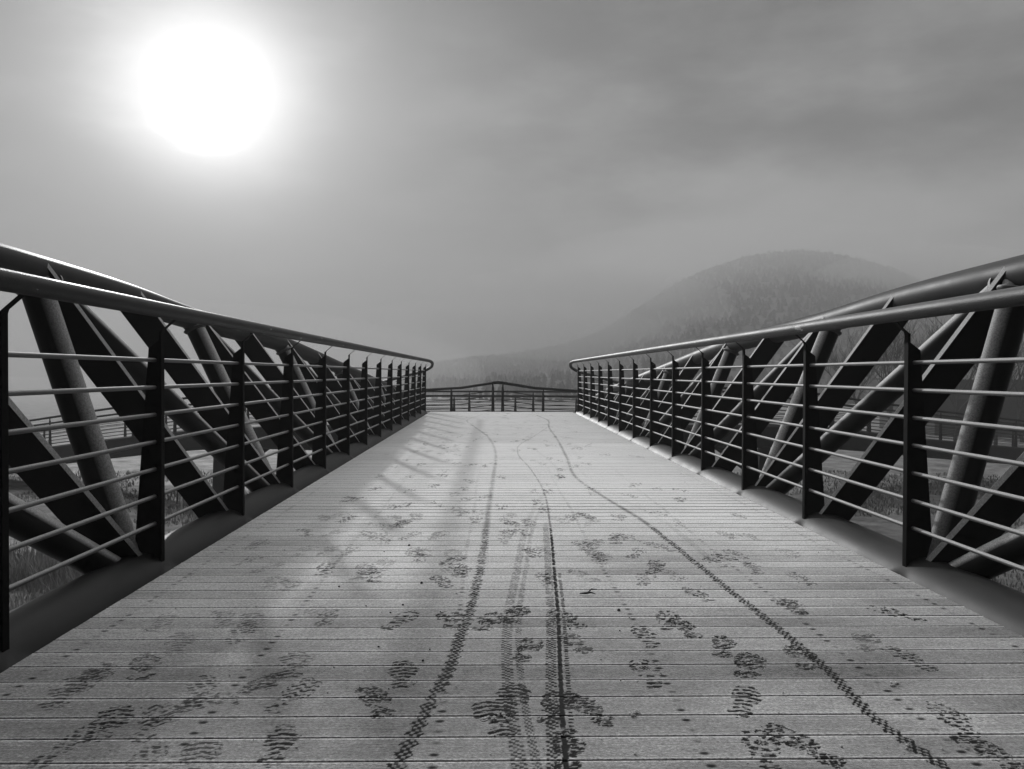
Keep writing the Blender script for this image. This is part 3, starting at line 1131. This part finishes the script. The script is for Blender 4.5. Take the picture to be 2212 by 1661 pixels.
for i, (u, v, h, lab) in enumerate(((46, 1135, .8, 'dark stake in the field seen left of the nearest left post'), (155, 1225, 1.0, 'dark stake among the tall grass below the nearest left diagonal tube'),
                                    (388, 1090, .9, 'dark stake beside the thin white marker pole'), (2164, 1255, 1.15, 'thin dark stake right of the nearest right post foot'))):
    p = ground_at(u, v)
    t = thing('stake', lab, 'stake', (p.x, p.y, GZ), 'stakes in the field')
    MB().tube([(0, 0, -.3), (0.01, 0, h)], [.045, .035], 8).build('pole', M_STAKE, t, True)
    MB().tube([(0.01, 0, h), (0.01, 0, h + .03)], [.035, .012], 8).build('tip', M_STAKE, t, True)
p = ground_at(398, 1122)
t = thing('marker_pole', 'thin white marker pole standing in the field behind the left truss', 'pole', (p.x, p.y, GZ))
MB().tube([(0, 0, -.3), (0, 0, 1.05)], .022, 8).build('pole', M_WHITE, t, True)
MB().tube([(0, 0, 1.05), (0, 0, 1.08)], [.022, .008], 8).build('tip', M_WHITE, t, True)

# ------------------------------------------------------------------ bare trees on the right, dark shed
def bare_tree(x, y, h, seed, label):
    rnd = random.Random(seed)
    t = thing('bare_tree', label, 'tree', (x, y, GZ), 'bare trees in the mist')
    trunk, crown = MB(), MB()

    def grow(p, d, L, r, depth):
        n = 4
        pts_, rs = [p], [r]
        for i in range(n):
            d = (d + Vector((rnd.uniform(-.16, .16), rnd.uniform(-.16, .16), rnd.uniform(-.02, .14)))).normalized()
            p = p + d * (L / n)
            pts_.append(p)
            rs.append(r * (1 - 0.55 * (i + 1) / n))
        (trunk if depth == 0 else crown).tube(pts_, rs, 6 if depth < 2 else 4, False)
        if depth >= 4: return
        kids = (7, 5, 4, 3)[depth]
        for c in range(kids):
            f = rnd.uniform(.25 if depth else .3, 1.0)
            i = min(int(f * n), n - 1)
            q = pts_[i].lerp(pts_[i + 1], f * n - i)
            az = rnd.uniform(0, 6.283)
            tilt = rnd.uniform(.35, .8)
            side = Vector((math.cos(az), math.sin(az), 0))
            nd = (d * math.cos(tilt) + side * math.sin(tilt) + Vector((0, 0, .25))).normalized()
            grow(q, nd, L * rnd.uniform(.5, .72), max(rs[i] * .6, .009), depth + 1)

    grow(Vector((0, 0, -.2)), Vector((0, 0, 1)), h * 0.5, h * 0.014, 0)
    trunk.build('trunk', M_BARK, t, True)
    crown.build('crown', M_BARK, t, True)


for (u, Y, h, s, lab) in ((1868, 62, 9.5, 3, 'bare tree in the mist between the third and second right posts, left of the cluster'),
                          (1935, 58, 11.0, 4, 'bare tree in the mist just left of the nearest right post'),
                          (1985, 66, 11.5, 5, 'bare tree in the mist directly behind the nearest right post'),
                          (2075, 60, 10.5, 6, 'bare tree in the mist behind the nearest right diagonal tube'),
                          (2165, 57, 11.0, 7, 'bare tree in the mist right of the nearest right upright tube'),
                          (2225, 63, 12.0, 8, 'bare tree in the mist at the right rim of the view')):
    q = from_px(u, 806, Y)
    bare_tree(q.x, q.y, h, s, lab)

p = from_px(2190, 806, 74)
t = thing('shed', 'long low dark shed in the mist behind the right truss', 'shed', (p.x, p.y, GZ))
MB().box(-9, 9, -5, 5, -.3, 4.5).build('wall', M_BUILD, t)
MB().prism([(-9.3, -5.4, 4.5), (-9.3, 5.4, 4.5), (-9.3, 5.4, 4.62), (-9.3, 0, 4.95), (-9.3, -5.4, 4.62)], (18.6, 0, 0)).build('roof', M_BUILD, t)
for wx in (-5.5, 0, 5.5):
    MB().box(wx - 1.6, wx + 1.6, -5.04, -4.99, .0, 3.0).build('door', M_RAMP, t)

# ------------------------------------------------------------------ hill and forest, lost in the mist
PU = [-1200, 0, 500, 850, 1000, 1150, 1300, 1400, 1500, 1600, 1700, 1800, 1900, 2000, 2100, 2212, 2600, 3600]
PV = [850, 850, 840, 795, 776, 756, 712, 648, 590, 552, 536, 541, 562, 600, 634, 660, 720, 790]
HR0, HR1 = 150.0, 620.0


def hill_z(az, r):
    u = 1067 + 1850 * np.tan(az)
    v = spline(PU, PV, u)
    top = 1.0 + (806 - v) / 1850.0 * HR1 * np.cos(az) - GZ
    t = np.clip((r - HR0) / (HR1 - HR0), 0, 1)
    prof = t ** 1.25
    fall = np.clip((r - HR1) / 110.0, 0, 1)
    return GZ - 0.6 + top * prof * (1 - 0.35 * fall**2) + 2.2 * (vnoise(az * 40 + 90, r * 0.02 + 20, 71, 3) - 0.5) * np.clip(t * 4, 0, 1)


az = np.linspace(R(-48), R(52), 260)
rr = np.linspace(HR0 - 6, 730, 110)
AZ, RR = np.meshgrid(az, rr)
Z = hill_z(AZ, RR)
idx = np.arange(AZ.size).reshape(AZ.shape)
q = np.stack([idx[:-1, :-1], idx[:-1, 1:], idx[1:, 1:], idx[1:, :-1]], -1).reshape(-1, 4)
hill = np_mesh('hill', np.stack([RR * np.sin(AZ), RR * np.cos(AZ), Z], -1).reshape(-1, 3), q[:, ::-1], M_HILL, None, True)
tag(hill, 'wooded hill fading into the mist', 'hill', kind='structure')

vs_, fs = [], []
for i in range(9000):
    a = random.uniform(R(-6), R(44))
    r = HR0 + (HR1 + 40 - HR0) * random.random() ** 0.8
    z = float(hill_z(np.array([a]), np.array([r]))[0])
    h = random.uniform(1.2, 2.4) * (1.0 + r / 900) * (0.6 if r > HR1 - 40 else 1.0)
    w = h * random.uniform(.35, .6)
    x, y = r * math.sin(a), r * math.cos(a)
    tiers = 3
    for k in range(tiers):
        b = len(vs_)
        z0, z1 = z + h * (0.05 + 0.28 * k), z + h * (0.50 + 0.25 * k)
        ww = w * (1 - 0.27 * k)
        for j in range(5):
            th = j * 1.2566 + k + i
            q_ = ww * random.uniform(.7, 1.25)
            vs_.append((x + q_ * math.cos(th), y + q_ * math.sin(th), z0 + random.uniform(-.1, .1) * h))
        vs_.append((x, y, z1))
        for j in range(5):
            fs.append((b + j, b + (j + 1) % 5, b + 5))
me = bpy.data.meshes.new('forest')
me.from_pydata(vs_, [], fs)
tag(link('forest', me, M_WOOD), 'far conifer wood on the hill, one dim mass in the mist', 'forest', kind='stuff')

# ------------------------------------------------------------------ haze
m = bpy.data.materials.new('haze')
m.use_nodes = True
t_ = NT(m.node_tree)
out = t_.n('ShaderNodeOutputMaterial')
pv = t_.n('ShaderNodeVolumePrincipled')
pv.inputs['Color'].default_value = (0.45, 0.45, 0.45, 1)
pv.inputs['Density'].default_value = HAZE_DENSITY
pv.inputs['Anisotropy'].default_value = HAZE_G
t_.l(pv.outputs[0], out.inputs['Volume'])
hz = MB().box(-780, 780, -90, 800, -6.5, 106).build('haze', m)
tag(hz, 'pale winter mist', 'haze', kind='stuff')

# denser banks of mist hanging in front of the hill
def mat_mist(name, dens, colr):
    mm = bpy.data.materials.new(name)
    mm.use_nodes = True
    t_ = NT(mm.node_tree)
    out = t_.n('ShaderNodeOutputMaterial')
    pv = t_.n('ShaderNodeVolumePrincipled')
    pv.inputs['Color'].default_value = (colr, colr, colr, 1)
    pv.inputs['Density'].default_value = dens
    pv.inputs['Anisotropy'].default_value = 0.15
    t_.l(pv.outputs[0], out.inputs['Volume'])
    return mm


for (u, v, Y, a, b, c, dens, colr, lab) in ((1240, 680, 330, 62, 60, 18, .009, .42, 'bank of thicker mist before the left flank of the hill'),
                                (1600, 575, 440, 110, 70, 22, .0035, .46, 'bank of thicker mist around the hill top'),
                                (2010, 610, 420, 60, 60, 18, .007, .48, 'bank of thicker mist before the right flank of the hill'),
                                (1060, 745, 260, 60, 40, 14, .007, .5, 'bank of thicker mist before the far end of the low wood'),
                                (200, 815, 112, 52, 46, 10, .010, .55, 'bank of thicker mist lying on the field behind the left ramp')):
    p = from_px(u, v, Y)
    mb = MB()
    ns, nr = 28, 14
    for i in range(nr + 1):
        ph = math.pi * i / nr
        for k in range(ns):
            th = 2 * math.pi * k / ns
            mb.v.append(p + Vector((a * math.sin(ph) * math.cos(th), b * math.sin(ph) * math.sin(th), c * math.cos(ph))))
    for i in range(nr):
        for k in range(ns):
            k2 = (k + 1) % ns
            mb.f.append((i * ns + k, (i + 1) * ns + k, (i + 1) * ns + k2, i * ns + k2))
    tag(mb.build('mist_bank', mat_mist('mist_bank', dens, colr), None, True), lab, 'mist', kind='stuff')
